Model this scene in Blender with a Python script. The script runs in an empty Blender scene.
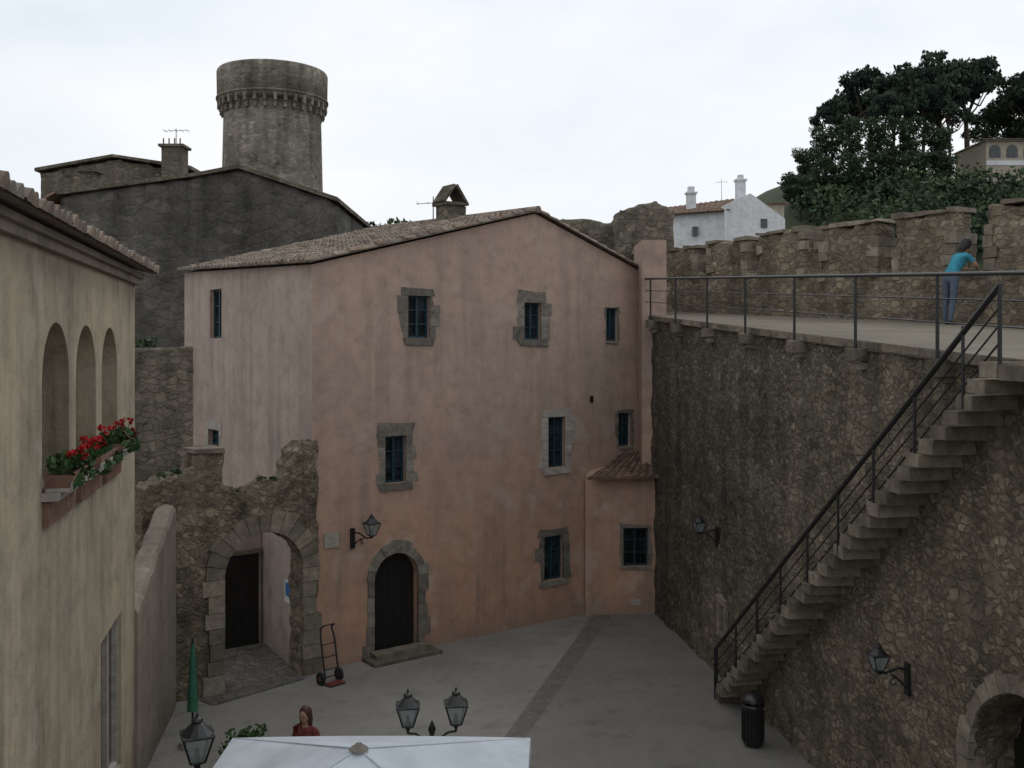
import bpy, bmesh, math, random
import numpy as np
from mathutils import Vector, Matrix, noise
random.seed(7); np.random.seed(7)
S=bpy.context.scene
# ------------------------------------------------------------ materials
def mk(name,rough=.9,spec=.3):
    m=bpy.data.materials.new(name); m.use_nodes=True
    nt=m.node_tree; b=nt.nodes['Principled BSDF']
    b.inputs['Roughness'].default_value=rough
    b.inputs['Specular IOR Level'].default_value=spec
    return m,nt,b
def L(nt,a,b): nt.links.new(a,b)
def coords(nt):
    return nt.nodes.new('ShaderNodeTexCoord').outputs['Object']
def mapping(nt,vec,sc=(1,1,1),rot=(0,0,0)):
    n=nt.nodes.new('ShaderNodeMapping'); n.inputs['Scale'].default_value=sc; n.inputs['Rotation'].default_value=rot
    L(nt,vec,n.inputs['Vector']); return n.outputs[0]
def noi(nt,vec,scale,detail=6,rough=.6,out='Fac'):
    n=nt.nodes.new('ShaderNodeTexNoise'); n.inputs['Scale'].default_value=scale
    n.inputs['Detail'].default_value=detail; n.inputs['Roughness'].default_value=rough
    L(nt,vec,n.inputs['Vector']); return n.outputs[out]
def ramp(nt,fac,stops,interp='LINEAR'):
    n=nt.nodes.new('ShaderNodeValToRGB'); cr=n.color_ramp; cr.interpolation=interp
    while len(cr.elements)<len(stops): cr.elements.new(.5)
    for e,(p,c) in zip(cr.elements,stops):
        e.position=p; e.color=c if len(c)==4 else (*c,1)
    L(nt,fac,n.inputs[0]); return n.outputs[0]
def g(v): return (v,v,v,1)
def mix(nt,fac,a,b,mode='MIX'):
    n=nt.nodes.new('ShaderNodeMixRGB'); n.blend_type=mode
    for k,x in (('Fac',fac),('Color1',a),('Color2',b)):
        if isinstance(x,(int,float)): n.inputs[k].default_value=x
        elif isinstance(x,tuple): n.inputs[k].default_value=x if len(x)==4 else (*x,1)
        else: L(nt,x,n.inputs[k])
    return n.outputs[0]
def math_(nt,op,a,b=0.,clamp=False):
    n=nt.nodes.new('ShaderNodeMath'); n.operation=op; n.use_clamp=clamp
    for i,x in enumerate((a,b)):
        if isinstance(x,(int,float)): n.inputs[i].default_value=x
        else: L(nt,x,n.inputs[i])
    return n.outputs[0]
def bump(nt,b,h,strength=.5,dist=.02,prev=None):
    n=nt.nodes.new('ShaderNodeBump'); n.inputs['Strength'].default_value=strength; n.inputs['Distance'].default_value=dist
    L(nt,h,n.inputs['Height']); L(nt,n.outputs[0],b.inputs['Normal'])
    if prev is not None: L(nt,prev,n.inputs['Normal'])
    return n.outputs[0]
def maprange(nt,v,a,b_,c=0.,d=1.):
    n=nt.nodes.new('ShaderNodeMapRange'); L(nt,v,n.inputs[0])
    for i,x in enumerate((a,b_,c,d)): n.inputs[i+1].default_value=x
    return n.outputs[0]
def simple(name,col,rough=.8,var=.25,scale=8,spec=.3,metal=0,bstr=.2,bd=.01):
    m,nt,b=mk(name,rough,spec); c=coords(nt)
    n=noi(nt,c,scale,5)
    k=ramp(nt,n,[(.3,g(1-var)),(.7,g(1+var*.3))])
    L(nt,mix(nt,1.,(*col[:3],1),k,'MULTIPLY'),b.inputs['Base Color'])
    b.inputs['Metallic'].default_value=metal
    if bstr: bump(nt,b,noi(nt,c,scale*5,4),bstr,bd)
    return m
def plaster(name,c1,c2,stain,streak=.5,low=None,bs=.35,seedoff=0,patch=None,sr0=.45):
    m,nt,b=mk(name,.93,.15); c=coords(nt)
    if seedoff:
        mp=nt.nodes.new('ShaderNodeMapping'); mp.inputs['Location'].default_value=(seedoff,seedoff,0); L(nt,c,mp.inputs[0]); c2_=mp.outputs[0]
    else: c2_=c
    big=noi(nt,c2_,.55,8,.62); med=noi(nt,c2_,2.6,9,.7)
    col=mix(nt,ramp(nt,big,[(.36,g(0)),(.64,g(1))]),(*c1[:3],1),(*c2[:3],1))
    sx=nt.nodes.new('ShaderNodeSeparateXYZ'); L(nt,c,sx.inputs[0])
    if low:
        lf=maprange(nt,math_(nt,'ADD',sx.outputs[2],math_(nt,'MULTIPLY',big,3.5)),low[1]+1.7,low[2]+1.7,1,0)
        col=mix(nt,math_(nt,'MULTIPLY',lf,.85),col,(*low[0][:3],1))
    col=mix(nt,1.,col,ramp(nt,med,[(.30,g(.74)),(.5,g(1)),(.72,g(1.14))]),'MULTIPLY')
    st=noi(nt,mapping(nt,c2_,(2.6,2.6,.16)),1.,7,.65)
    stm=ramp(nt,st,[(sr0,g(0)),(.72,g(1))])
    stm=math_(nt,'MULTIPLY',math_(nt,'MULTIPLY',stm,ramp(nt,noi(nt,c2_,.35,3),[(.38,g(.15)),(.62,g(1))])),streak)
    col=mix(nt,stm,col,(*stain[:3],1))
    dm=maprange(nt,math_(nt,'ADD',sx.outputs[2],math_(nt,'MULTIPLY',med,1.2)),.55,1.5,.55,0)
    col=mix(nt,dm,col,(*stain[:3],1))
    if patch:
        pm=ramp(nt,noi(nt,c2_,1.1,7,.6),[(.56,g(0)),(.64,g(1))])
        col=mix(nt,math_(nt,'MULTIPLY',pm,.45),col,(*patch[:3],1))
    L(nt,col,b.inputs['Base Color'])
    fine=noi(nt,c,28,6,.7)
    n1=bump(nt,b,med,bs,.06)
    bump(nt,b,fine,bs,.012,n1)
    return m
def rubble(name,cols,mortar,scale=3.6,zs=1.6,tint=None,bs=.7,mw=.10,mfac=.9,smear=.6,two=False):
    m,nt,b=mk(name,.95,.12); c=coords(nt)
    d=nt.nodes.new('ShaderNodeVectorMath'); d.operation='MULTIPLY_ADD'
    L(nt,noi(nt,c,4.2,5,.65,'Color'),d.inputs[0]); d.inputs[1].default_value=(.20,.20,.20); L(nt,c,d.inputs[2])
    mp=mapping(nt,d.outputs[0],(1,1,zs))
    fine=noi(nt,c,14,8,.78)
    n=len(cols)
    def layer(sc):
        v=nt.nodes.new('ShaderNodeTexVoronoi'); v.inputs['Scale'].default_value=sc; L(nt,mp,v.inputs['Vector'])
        e=nt.nodes.new('ShaderNodeTexVoronoi'); e.feature='DISTANCE_TO_EDGE'; e.inputs['Scale'].default_value=sc; L(nt,mp,e.inputs['Vector'])
        return v.outputs['Color'],e.outputs['Distance']
    vc,ed=layer(scale)
    if two:
        vc2,ed2=layer(scale*1.75); mk_=ramp(nt,noi(nt,c,1.1,4,.6),[(.47,g(0)),(.49,g(1))])
        vc=mix(nt,mk_,vc,vc2); ed=mix(nt,mk_,ed,ed2)
    sep=nt.nodes.new('ShaderNodeSeparateColor'); L(nt,vc,sep.inputs[0])
    col=ramp(nt,sep.outputs[0],[((i+.5)/n,cc) for i,cc in enumerate(cols)])
    col=mix(nt,1.,col,ramp(nt,sep.outputs[1],[(0,g(.64)),(1,g(1.28))]),'MULTIPLY')
    col=mix(nt,1.,col,ramp(nt,fine,[(.3,g(.55)),(.7,g(1.32))]),'MULTIPLY')
    wob=math_(nt,'ADD',ed,math_(nt,'MULTIPLY',math_(nt,'SUBTRACT',fine,.5),.16))
    edge=maprange(nt,wob,.02,mw,1,0)
    sm=ramp(nt,noi(nt,c,1.8,7,.7),[(.42,g(0)),(.60,g(1))])
    mm=math_(nt,'MULTIPLY',math_(nt,'ADD',edge,math_(nt,'MULTIPLY',sm,smear),True),mfac)
    mcol=mix(nt,1.,(*mortar[:3],1),ramp(nt,noi(nt,c,7,8,.75),[(.3,g(.55)),(.7,g(1.3))]),'MULTIPLY')
    col=mix(nt,mm,col,mcol)
    big=noi(nt,c,.4,6,.6)
    col=mix(nt,1.,col,ramp(nt,big,[(.33,g(.62)),(.62,g(1.15))]),'MULTIPLY')
    st=noi(nt,mapping(nt,c,(1.6,1.6,.13)),1,6,.6)
    col=mix(nt,1.,col,ramp(nt,st,[(.4,g(1)),(.7,g(.58))]),'MULTIPLY')
    if tint:
        sx=nt.nodes.new('ShaderNodeSeparateXYZ'); L(nt,c,sx.inputs[0])
        x=math_(nt,'ADD',sx.outputs[tint[1]],math_(nt,'MULTIPLY',big,4))
        x=math_(nt,'ADD',x,math_(nt,'MULTIPLY',sx.outputs[2],tint[4]))
        col=mix(nt,1.,col,mix(nt,maprange(nt,x,tint[2],tint[3],1,0),(1.08,1.04,1,1),(*tint[0],1)),'MULTIPLY')
    L(nt,col,b.inputs['Base Color'])
    h=math_(nt,'ADD',maprange(nt,wob,0,.13,0,1),math_(nt,'MULTIPLY',fine,.8))
    h=math_(nt,'ADD',h,math_(nt,'MULTIPLY',sep.outputs[2],.5))
    bump(nt,b,h,bs,.035)
    return m
def rndmat(name,stops,rough=.9,nscale=6,spec=.2,nv=.35,bs=.3,lichen=None):
    m,nt,b=mk(name,rough,spec); c=coords(nt)
    a=nt.nodes.new('ShaderNodeAttribute'); a.attribute_name='rnd'
    col=ramp(nt,a.outputs['Fac'],stops)
    if nv: col=mix(nt,1.,col,ramp(nt,noi(nt,c,nscale,7,.7),[(.3,g(1-nv)),(.7,g(1+nv*.5))]),'MULTIPLY')
    if lichen: col=mix(nt,ramp(nt,noi(nt,c,2.2,8,.75),[(.46,g(0)),(.6,g(.8))]),col,(*lichen[:3],1))
    L(nt,col,b.inputs['Base Color'])
    if bs: bump(nt,b,noi(nt,c,nscale*4,5,.7),bs,.02)
    return m
M={}
M['pink']=plaster('pink_plaster',(.44,.315,.25),(.37,.268,.216),(.215,.165,.135),.8,low=((.455,.26,.172),1.0,5.8),patch=(.49,.39,.32))
M['pinkside']=plaster('pink_grey_plaster',(.43,.335,.28),(.365,.29,.247),(.20,.168,.145),.8,seedoff=9)
M['ochre']=plaster('beige_plaster',(.42,.355,.255),(.31,.262,.195),(.09,.08,.062),1.,seedoff=4,bs=.6,patch=(.45,.40,.31),sr0=.40)
M['lowwall']=plaster('worn_wall_plaster',(.31,.26,.21),(.24,.20,.16),(.11,.095,.08),.85,seedoff=14,bs=.7,sr0=.4)
M['dark']=rubble('weathered_render',[(.11,.103,.092),(.16,.147,.128),(.135,.124,.107)],(.142,.132,.116),1.8,1.5,bs=.7,smear=.95,mw=.14)
M['white']=plaster('white_wash',(.68,.68,.68),(.60,.60,.61),(.4,.4,.4),.4,seedoff=2,bs=.2)
M['tanw']=plaster('tan_wash',(.42,.36,.28),(.36,.31,.25),(.2,.18,.15),.4,seedoff=6,bs=.2)
stc=[(.165,.14,.105),(.28,.228,.16),(.21,.18,.14),(.34,.28,.20),(.175,.14,.10),(.27,.233,.18)]
M['rubble']=rubble('rubble_masonry',stc,(.275,.235,.178),4.0,1.6,tint=((.62,.63,.66),0,2.,14.,-.9),bs=.95,two=True)
M['parapet']=rubble('parapet_masonry',[(.22,.17,.115),(.31,.24,.165),(.19,.15,.105),(.34,.275,.195)],(.28,.235,.18),4.4,1.5,bs=.9)
M['gate']=rubble('gateway_masonry',[(.21,.175,.125),(.32,.25,.17),(.25,.205,.155),(.165,.135,.10)],(.30,.245,.175),4.0,1.5,bs=.85,two=True)
M['towerst']=rubble('tower_masonry',[(.21,.183,.15),(.285,.25,.205),(.34,.30,.245),(.24,.208,.17)],(.32,.28,.23),2.2,1.6,bs=.9)
M['ruin']=rubble('ruin_masonry',[(.18,.155,.12),(.255,.215,.165),(.155,.132,.105)],(.23,.20,.155),3.2,1.6,bs=.9)
M['block']=rndmat('dressed_stone',[(0,(.16,.135,.10)),(.5,(.23,.195,.15)),(1,(.30,.258,.195))],nscale=5,nv=.5,bs=.9)
M['greyblock']=rndmat('window_stone',[(0,(.15,.132,.112)),(.5,(.21,.185,.155)),(1,(.28,.25,.21))],nscale=6,nv=.5,bs=.9)
M['pale']=rndmat('pale_stone',[(0,(.36,.32,.28)),(1,(.45,.41,.36))],nscale=6,nv=.35,bs=.6)
M['step']=rndmat('step_stone',[(0,(.11,.093,.07)),(.5,(.17,.143,.107)),(1,(.25,.212,.16))],nscale=4,nv=.55,bs=.9)
M['tile']=rndmat('clay_tiles',[(0,(.10,.07,.055)),(.35,(.20,.145,.11)),(.7,(.27,.20,.15)),(1,(.34,.27,.21))],nscale=5,nv=.45,bs=.5,lichen=(.17,.16,.135))
M['redtile']=rndmat('red_clay_tiles',[(0,(.13,.08,.06)),(.5,(.24,.14,.10)),(1,(.32,.20,.14))],nscale=5,nv=.4,bs=.5,lichen=(.15,.13,.10))
M['iron']=simple('black_iron',(.012,.012,.013),.45,.3,20,.5,0,.15)
M['wood']=simple('dark_door_wood',(.014,.012,.010),.7,.5,6)
M['teal']=simple('blue_green_window_paint',(.018,.045,.06),.5,.3,10,.4)
M['whitep']=simple('white_paint',(.62,.62,.60),.6,.2,6)
M['terra']=simple('terracotta',(.20,.115,.08),.85,.4,9)
M['jeans']=simple('denim',(.09,.115,.16),.9,.3,30)
M['shirt']=simple('blue_cotton',(.05,.27,.37),.9,.25,14,bstr=.4,bd=.03)
M['redtop']=simple('dark_red_cotton',(.20,.05,.04),.9,.7,18,bstr=.4,bd=.03)
M['skin']=simple('skin',(.36,.21,.15),.6,.1,20,bstr=0)
M['hair']=simple('dark_hair',(.012,.010,.010),.55,.4,40,.4,bstr=.4)
M['auburn']=simple('auburn_hair',(.07,.025,.016),.55,.5,40,.4,bstr=.4)
M['shoe']=simple('shoe_leather',(.03,.03,.035),.6,.2,20)
M['black']=simple('black_enamel',(.015,.015,.016),.35,.3,6,.5)
M['canvas']=simple('white_canvas',(.50,.54,.58),.85,.20,1.6,.2,bstr=.25,bd=.02)
M['green_cloth']=simple('green_canvas',(.05,.17,.11),.85,.3,5)
M['rust']=simple('rusty_red_steel',(.14,.04,.028),.7,.5,12)
M['rubber']=simple('tyre_rubber',(.015,.015,.015),.8,.2,10)
M['signblue']=simple('blue_sign',(.06,.15,.36),.5,.1,10)
M['bark']=simple('bark',(.09,.07,.055),.95,.5,4,bstr=.8,bd=.05)
M['leaf']=rndmat('pine_foliage',[(0,(.013,.022,.018)),(.45,(.028,.046,.031)),(.8,(.052,.075,.045)),(1,(.08,.105,.06))],rough=.8,nv=0,bs=0)  # darker tones lean blue: distance haze put into the leaf colour
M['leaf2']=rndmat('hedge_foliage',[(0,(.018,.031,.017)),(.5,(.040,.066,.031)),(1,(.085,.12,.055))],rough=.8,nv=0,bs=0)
M['leaf3']=rndmat('plant_leaves',[(0,(.02,.05,.015)),(.5,(.045,.09,.03)),(1,(.09,.15,.05))],rough=.6,nv=0,bs=0)
M['red']=rndmat('geranium_red',[(0,(.30,.012,.012)),(1,(.55,.03,.03))],rough=.6,nv=0,bs=0)
def glassmat():
    m,nt,b=mk('window_glass',.08,.6); c=coords(nt)
    L(nt,ramp(nt,noi(nt,c,2.5,3),[(.4,(.006,.008,.010)),(.65,(.03,.045,.055))]),b.inputs['Base Color'])
    bump(nt,b,noi(nt,c,3,2),.15,.02); return m
M['glass']=glassmat()
def lampglass():
    m,nt,b=mk('lantern_glass',.2,.5); b.inputs['Base Color'].default_value=(.26,.30,.30,1); b.inputs['Alpha'].default_value=.55
    return m
M['lglass']=lampglass()
def groundmat(name,c1,c2,scale=.5,crack=0,contrast=1.):
    m,nt,b=mk(name,.9,.2); c=coords(nt)
    col=mix(nt,ramp(nt,noi(nt,c,scale,9,.65),[(.35,g(0)),(.65,g(1))]),(*c1,1),(*c2,1))
    col=mix(nt,1.,col,ramp(nt,noi(nt,c,60,4,.8),[(.3,g(.74)),(.7,g(1.18))]),'MULTIPLY')
    col=mix(nt,ramp(nt,noi(nt,c,1.7,7,.7),[(.52,g(0)),(.72,g(.55))]),col,(c1[0]*.5,c1[1]*.5,c1[2]*.5,1))
    if crack:
        e=nt.nodes.new('ShaderNodeTexVoronoi'); e.feature='DISTANCE_TO_EDGE'; e.inputs['Scale'].default_value=crack
        L(nt,c,e.inputs['Vector'])
        k=nt.nodes.new('ShaderNodeTexVoronoi'); k.inputs['Scale'].default_value=crack; L(nt,c,k.inputs['Vector'])
        sp=nt.nodes.new('ShaderNodeSeparateColor'); L(nt,k.outputs['Color'],sp.inputs[0])
        col=mix(nt,1.,col,ramp(nt,sp.outputs[0],[(0,g(1-.28*contrast)),(1,g(1+.18*contrast))]),'MULTIPLY')
        ed=math_(nt,'MULTIPLY',maprange(nt,e.outputs['Distance'],.02,.08,1,0),contrast)
        col=mix(nt,ed,col,(c1[0]*.5,c1[1]*.5,c1[2]*.5,1))
        bump(nt,b,e.outputs['Distance'],.5*contrast,.05)
    else: bump(nt,b,noi(nt,c,30,6,.7),.3,.01)
    L(nt,col,b.inputs['Base Color']); return m
M['plaza']=groundmat('plaza_concrete',(.205,.192,.17),(.265,.248,.22),.35)
M['plaza2']=groundmat('plaza_concrete_dark',(.168,.157,.14),(.21,.197,.175),.5)
M['strip']=groundmat('stone_sett_strip',(.15,.141,.127),(.175,.164,.148),.6,crack=5,contrast=.4)
M['cobble']=groundmat('cobbles',(.12,.11,.095),(.17,.155,.135),.6,crack=5.5,contrast=.8)
M['earth']=groundmat('earth',(.10,.09,.065),(.14,.12,.085),.05)
M['hillm']=groundmat('scrub_ground',(.035,.048,.024),(.06,.066,.036),.08)
M['walk']=groundmat('walkway_paving',(.15,.13,.10),(.205,.18,.14),.6)
# ------------------------------------------------------------ mesh builder
class MB:
    def __init__(s): s.v=[];s.f=[];s.m=[];s.sm=[];s.r=[]
    def add(s,vs,fs,mat=0,smooth=False,T=None,rnd=None):
        o=len(s.v)
        for p in vs:
            p=Vector(p)
            s.v.append(tuple(T@p) if T is not None else tuple(p))
        r=random.random() if rnd is None else rnd
        for f in fs: s.f.append(tuple(i+o for i in f)); s.m.append(mat); s.sm.append(smooth); s.r.append(r)
    def box(s,x0,x1,y0,y1,z0,z1,mat=0,T=None,j=0,rnd=None):
        J=lambda:random.uniform(-j,j) if j else 0
        vs=[(x+J(),y+J()*.4,z+J()) for z in (z0,z1) for (x,y) in ((x0,y0),(x1,y0),(x1,y1),(x0,y1))]
        s.add(vs,[(3,2,1,0),(4,5,6,7),(0,1,5,4),(1,2,6,5),(2,3,7,6),(3,0,4,7)],mat,False,T,rnd)
    def prism(s,poly,y0,y1,mat=0,T=None,rnd=None,smooth=False):
        n=len(poly)
        vs=[(x,y0,z) for x,z in poly]+[(x,y1,z) for x,z in poly]
        fs=[tuple(range(n)),tuple(reversed(range(n,2*n)))]+[((i+1)%n,i,i+n,(i+1)%n+n) for i in range(n)]
        s.add(vs,fs,mat,smooth,T,rnd)
    def slab(s,poly,z0,z1,mat=0,T=None,rnd=None):
        n=len(poly)
        zz=lambda z,i: z[i] if isinstance(z,(list,tuple)) else z
        vs=[(x,y,zz(z0,i)) for i,(x,y) in enumerate(poly)]+[(x,y,zz(z1,i)) for i,(x,y) in enumerate(poly)]
        fs=[tuple(reversed(range(n))),tuple(range(n,2*n))]+[(i,(i+1)%n,(i+1)%n+n,i+n) for i in range(n)]
        s.add(vs,fs,mat,False,T,rnd)
    def cyl(s,p0,p1,r0,r1=None,n=8,mat=0,T=None,smooth=True,rnd=None):
        r1=r0 if r1 is None else r1
        p0=Vector(p0);p1=Vector(p1);d=(p1-p0)
        if d.length<1e-6:return
        d.normalize(); a=d.orthogonal().normalized(); b=d.cross(a)
        vs=[]
        for p,r in ((p0,r0),(p1,r1)):
            for i in range(n):
                t=2*math.pi*i/n; vs.append(p+(a*math.cos(t)+b*math.sin(t))*r)
        s.add(vs,[(i,(i+1)%n,(i+1)%n+n,i+n) for i in range(n)],mat,smooth,T,rnd)
        s.add(vs[:n],[tuple(reversed(range(n)))],mat,False,T,rnd); s.add(vs[n:],[tuple(range(n))],mat,False,T,rnd)
    def tube(s,pts,r,n=6,mat=0,T=None):
        for a,b in zip(pts,pts[1:]): s.cyl(a,b,r,r,n,mat,T)
    def lathe(s,c,prof,n=24,mat=0,T=None,smooth=True):
        vs=[];c=Vector(c)
        for r,z in prof:
            for i in range(n):
                t=2*math.pi*i/n; vs.append(c+Vector((r*math.cos(t),r*math.sin(t),z)))
        fs=[(k*n+i,k*n+(i+1)%n,(k+1)*n+(i+1)%n,(k+1)*n+i) for k in range(len(prof)-1) for i in range(n)]
        s.add(vs,fs,mat,smooth,T)
    def sphere(s,c,r,n=10,mat=0,T=None):
        if isinstance(r,(int,float)): r=(r,r,r)
        vs=[];c=Vector(c); k=n//2
        for j in range(k+1):
            ph=math.pi*j/k
            for i in range(n):
                t=2*math.pi*i/n
                vs.append(c+Vector((r[0]*math.sin(ph)*math.cos(t),r[1]*math.sin(ph)*math.sin(t),r[2]*math.cos(ph))))
        fs=[(j*n+i,(j+1)*n+i,(j+1)*n+(i+1)%n,j*n+(i+1)%n) for j in range(k) for i in range(n)]
        s.add(vs,fs,mat,True,T)
    def obj(s,name,mats,parent=None,loc=(0,0,0),rz=0):
        me=bpy.data.meshes.new(name); me.from_pydata(s.v,[],s.f)
        if not isinstance(mats,(list,tuple)): mats=[mats]
        for m in mats: me.materials.append(M[m])
        me.polygons.foreach_set('material_index',s.m); me.polygons.foreach_set('use_smooth',s.sm)
        at=me.attributes.new('rnd','FLOAT','FACE'); at.data.foreach_set('value',s.r)
        me.update(); me.validate()
        o=bpy.data.objects.new(name,me); S.collection.objects.link(o)
        o.location=loc; o.rotation_euler=(0,0,rz)
        if parent: o.parent=parent
        return o
def empty(name,loc=(0,0,0),rz=0):
    e=bpy.data.objects.new(name,None); e.location=loc; e.rotation_euler=(0,0,rz); S.collection.objects.link(e); return e
def evalmesh(o):
    bpy.context.view_layer.update()
    dg=bpy.context.evaluated_depsgraph_get(); me=bpy.data.meshes.new_from_object(o.evaluated_get(dg)); return me
def replace(o,me):
    o.modifiers.clear(); o.data=me; me.name=o.name
def rough(o,vox=.08,amp=.04,freq=2.5,smooth=True):
    mats=[m for m in o.data.materials]
    md=o.modifiers.new('r','REMESH'); md.mode='VOXEL'; md.voxel_size=vox
    me=evalmesh(o); replace(o,me)
    me.materials.clear()
    for m in mats: me.materials.append(m)
    n=len(me.vertices); co=np.empty(n*3); me.vertices.foreach_get('co',co); co=co.reshape(-1,3)
    out=co.copy()
    for i in range(n):
        p=Vector(co[i])
        a=noise.noise_vector(p*freq); b=noise.noise_vector(p*freq*2.7)
        out[i]+= (a.x*amp+b.x*amp*.6, a.y*amp+b.y*amp*.6, a.z*amp+b.z*amp*.6)
    me.vertices.foreach_set('co',out.ravel())
    me.polygons.foreach_set('use_smooth',[smooth]*len(me.polygons)); me.update()
    return o
def cut(o,cutters):
    for c in cutters:
        md=o.modifiers.new('b','BOOLEAN'); md.operation='DIFFERENCE'; md.solver='EXACT'; md.object=c
    me=evalmesh(o); replace(o,me)
    for c in cutters: bpy.data.objects.remove(c)
def archpoly(x0,x1,z0,ztop,n=20,rise=None):
    cx=(x0+x1)/2; r=(x1-x0)/2; rise=r if rise is None else rise; zs=ztop-rise
    return [(x0,z0),(x1,z0)]+[(cx+r*math.cos(math.pi*i/n),zs+rise*math.sin(math.pi*i/n)) for i in range(n+1)]
def tile_roof(name,A,B,C,D,parent,mat='tile',pitch=.23,row=.36,h=.055,jit=.012):
    """A,B = eave ends, D,C = ridge ends (A-D, B-C are the verges)"""
    A,B,C,D=map(Vector,(A,B,C,D)); W=(B-A).length; Hh=(D-A).length
    nt=max(1,round(W/pitch)); nr=max(1,round(Hh/row)); mb=MB(); nn=(B-A).cross(D-A).normalized()
    if nn.z<0: nn=-nn
    P=lambda u,v:(A*(1-u)+B*u)*(1-v)+(D*(1-u)+C*u)*v
    k=6
    for i in range(nt):
        for j in range(nr):
            r=random.random()*.75+.25*noise.noise(Vector((i*.2,j*.2,0)))+.12; dz=random.uniform(-jit,jit); du=random.uniform(-.03,.03)/nt
            vs=[]
            v0=(j-.12)/nr+random.uniform(-.05,.05)/nr; v1=(j+1)/nr
            for (v,lift) in ((v0,.035),(v1,.0)):
                for q in range(k+1):
                    x=q/k; hh=h*(math.sin(math.pi*min(1,max(0,(x-.12)/.76)))**.7 if .12<x<.88 else -.35)
                    vs.append(P((i+x)/nt+du*(v==v0),v)+nn*(hh+lift+dz))
            for q in range(k+1):
                vs.append(P((i+q/k)/nt,v0)-nn*.01)
            fs=[(q,q+1,q+k+2,q+k+1) for q in range(k)]
            fs+=[(q+2*k+2,q+2*k+3,q+1,q) for q in range(k)]
            mb.add(vs,fs,0,False,None,r)
    vs=[P(0,0)-nn*.03,P(1,0)-nn*.03,P(1,1)-nn*.03,P(0,1)-nn*.03,P(0,0)+nn*.0,P(1,0)+nn*.0,P(1,1),P(0,1)]
    mb.add(vs,[(0,1,2,3),(4,5,6,7),(0,4,5,1),(1,5,6,2),(2,6,7,3),(3,7,4,0)],0,False,None,.2)
    return mb.obj(name,mat,parent)
# ------------------------------------------------------------ windows, surrounds
def window(mb,x0,x1,z0,z1,T=None,dep=.16,bars=2):
    fw=.05
    mb.box(x0,x0+fw,dep-.05,dep+.02,z0,z1,0,T); mb.box(x1-fw,x1,dep-.05,dep+.02,z0,z1,0,T)
    mb.box(x0+fw,x1-fw,dep-.05,dep+.02,z1-fw,z1,0,T); mb.box(x0+fw,x1-fw,dep-.05,dep+.02,z0,z0+fw,0,T)
    cx=(x0+x1)/2
    mb.box(cx-.03,cx+.03,dep-.06,dep+.015,z0+fw,z1-fw,0,T)
    for k in range(1,bars+1):
        z=z0+(z1-z0)*k/(bars+1)
        mb.box(x0+fw,cx-.03,dep-.035,dep+.01,z-.015,z+.015,0,T); mb.box(cx+.03,x1-fw,dep-.035,dep+.01,z-.015,z+.015,0,T)
    mb.box(x0+.01,x1-.01,dep+.012,dep+.018,z0+.01,z1-.01,1,T)
def surround(mb,x0,x1,z0,z1,w,T=None,top=.2,bot=.16,y=-.014,mat=0,jw=.10):
    for side in (-1,1):
        z=z0
        while z<z1-.02:
            h=random.uniform(.2,.36); zt=min(z1,z+h)
            if z1-zt<.1: zt=z1
            ww=w+random.uniform(-jw,jw)
            a,b=(x0-ww,x0) if side<0 else (x1,x1+ww)
            e=lambda:random.uniform(-.04,.04)
            if side<0: poly=[(a+e(),z+.004),(b,z+.004),(b,zt-.004),(a+e(),zt-.004)]
            else: poly=[(a,z+.004),(b+e(),z+.004),(b+e(),zt-.004),(a,zt-.004)]
            mb.prism(poly,y+random.uniform(-.006,.004),.04,mat,T); z=zt
    e=lambda:random.uniform(-.06,.06)
    mb.prism([(x0-w*.9+e(),z1+.004),(x1+w*.9+e(),z1+.004),(x1+w*.8+e(),z1+top+e()*.6),((x0+x1)/2,z1+top+e()*.6),(x0-w*.8+e(),z1+top+e()*.6)],y-.004,.04,mat,T)
    mb.prism([(x0-w*.7+e(),z0-bot+e()*.4),(x1+w*.7+e(),z0-bot+e()*.4),(x1+w*.8+e(),z0-.004),(x0-w*.8+e(),z0-.004)],y-.03,.04,mat,T)
def archring(mb,x0,x1,z0,ztop,w,y0,y1,n=11,mat=0,T=None,jamb=True,jw=.05):
    cx=(x0+x1)/2; r=(x1-x0)/2; zs=ztop-r
    for i in range(n):
        a0=math.pi*i/n+.006; a1=math.pi*(i+1)/n-.006; ro=r+w+random.uniform(-jw,jw)
        pts=[(cx+r*math.cos(a1),zs+r*math.sin(a1)),(cx+r*math.cos((a0+a1)/2),zs+r*math.sin((a0+a1)/2)),(cx+r*math.cos(a0),zs+r*math.sin(a0)),
             (cx+ro*math.cos(a0),zs+ro*math.sin(a0)),(cx+ro*math.cos((a0+a1)/2),zs+ro*math.sin((a0+a1)/2)),(cx+ro*math.cos(a1),zs+ro*math.sin(a1))]
        pts.reverse(); yy=y0+random.uniform(-.012,.006)
        mb.prism(pts,yy,y1,mat,T)
    if jamb:
        for side in (-1,1):
            z=z0
            while z<zs-.02:
                zt=min(zs,z+random.uniform(.28,.45))
                if zs-zt<.12: zt=zs
                ww=w+random.uniform(-jw,jw)*1.6
                a,b=(x0-ww,x0) if side<0 else (x1,x1+ww)
                mb.prism([(a,z+.006),(b,z+.006),(b,zt-.006),(a,zt-.006)],y0+random.uniform(-.012,.006),y1,mat,T); z=zt
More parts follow.
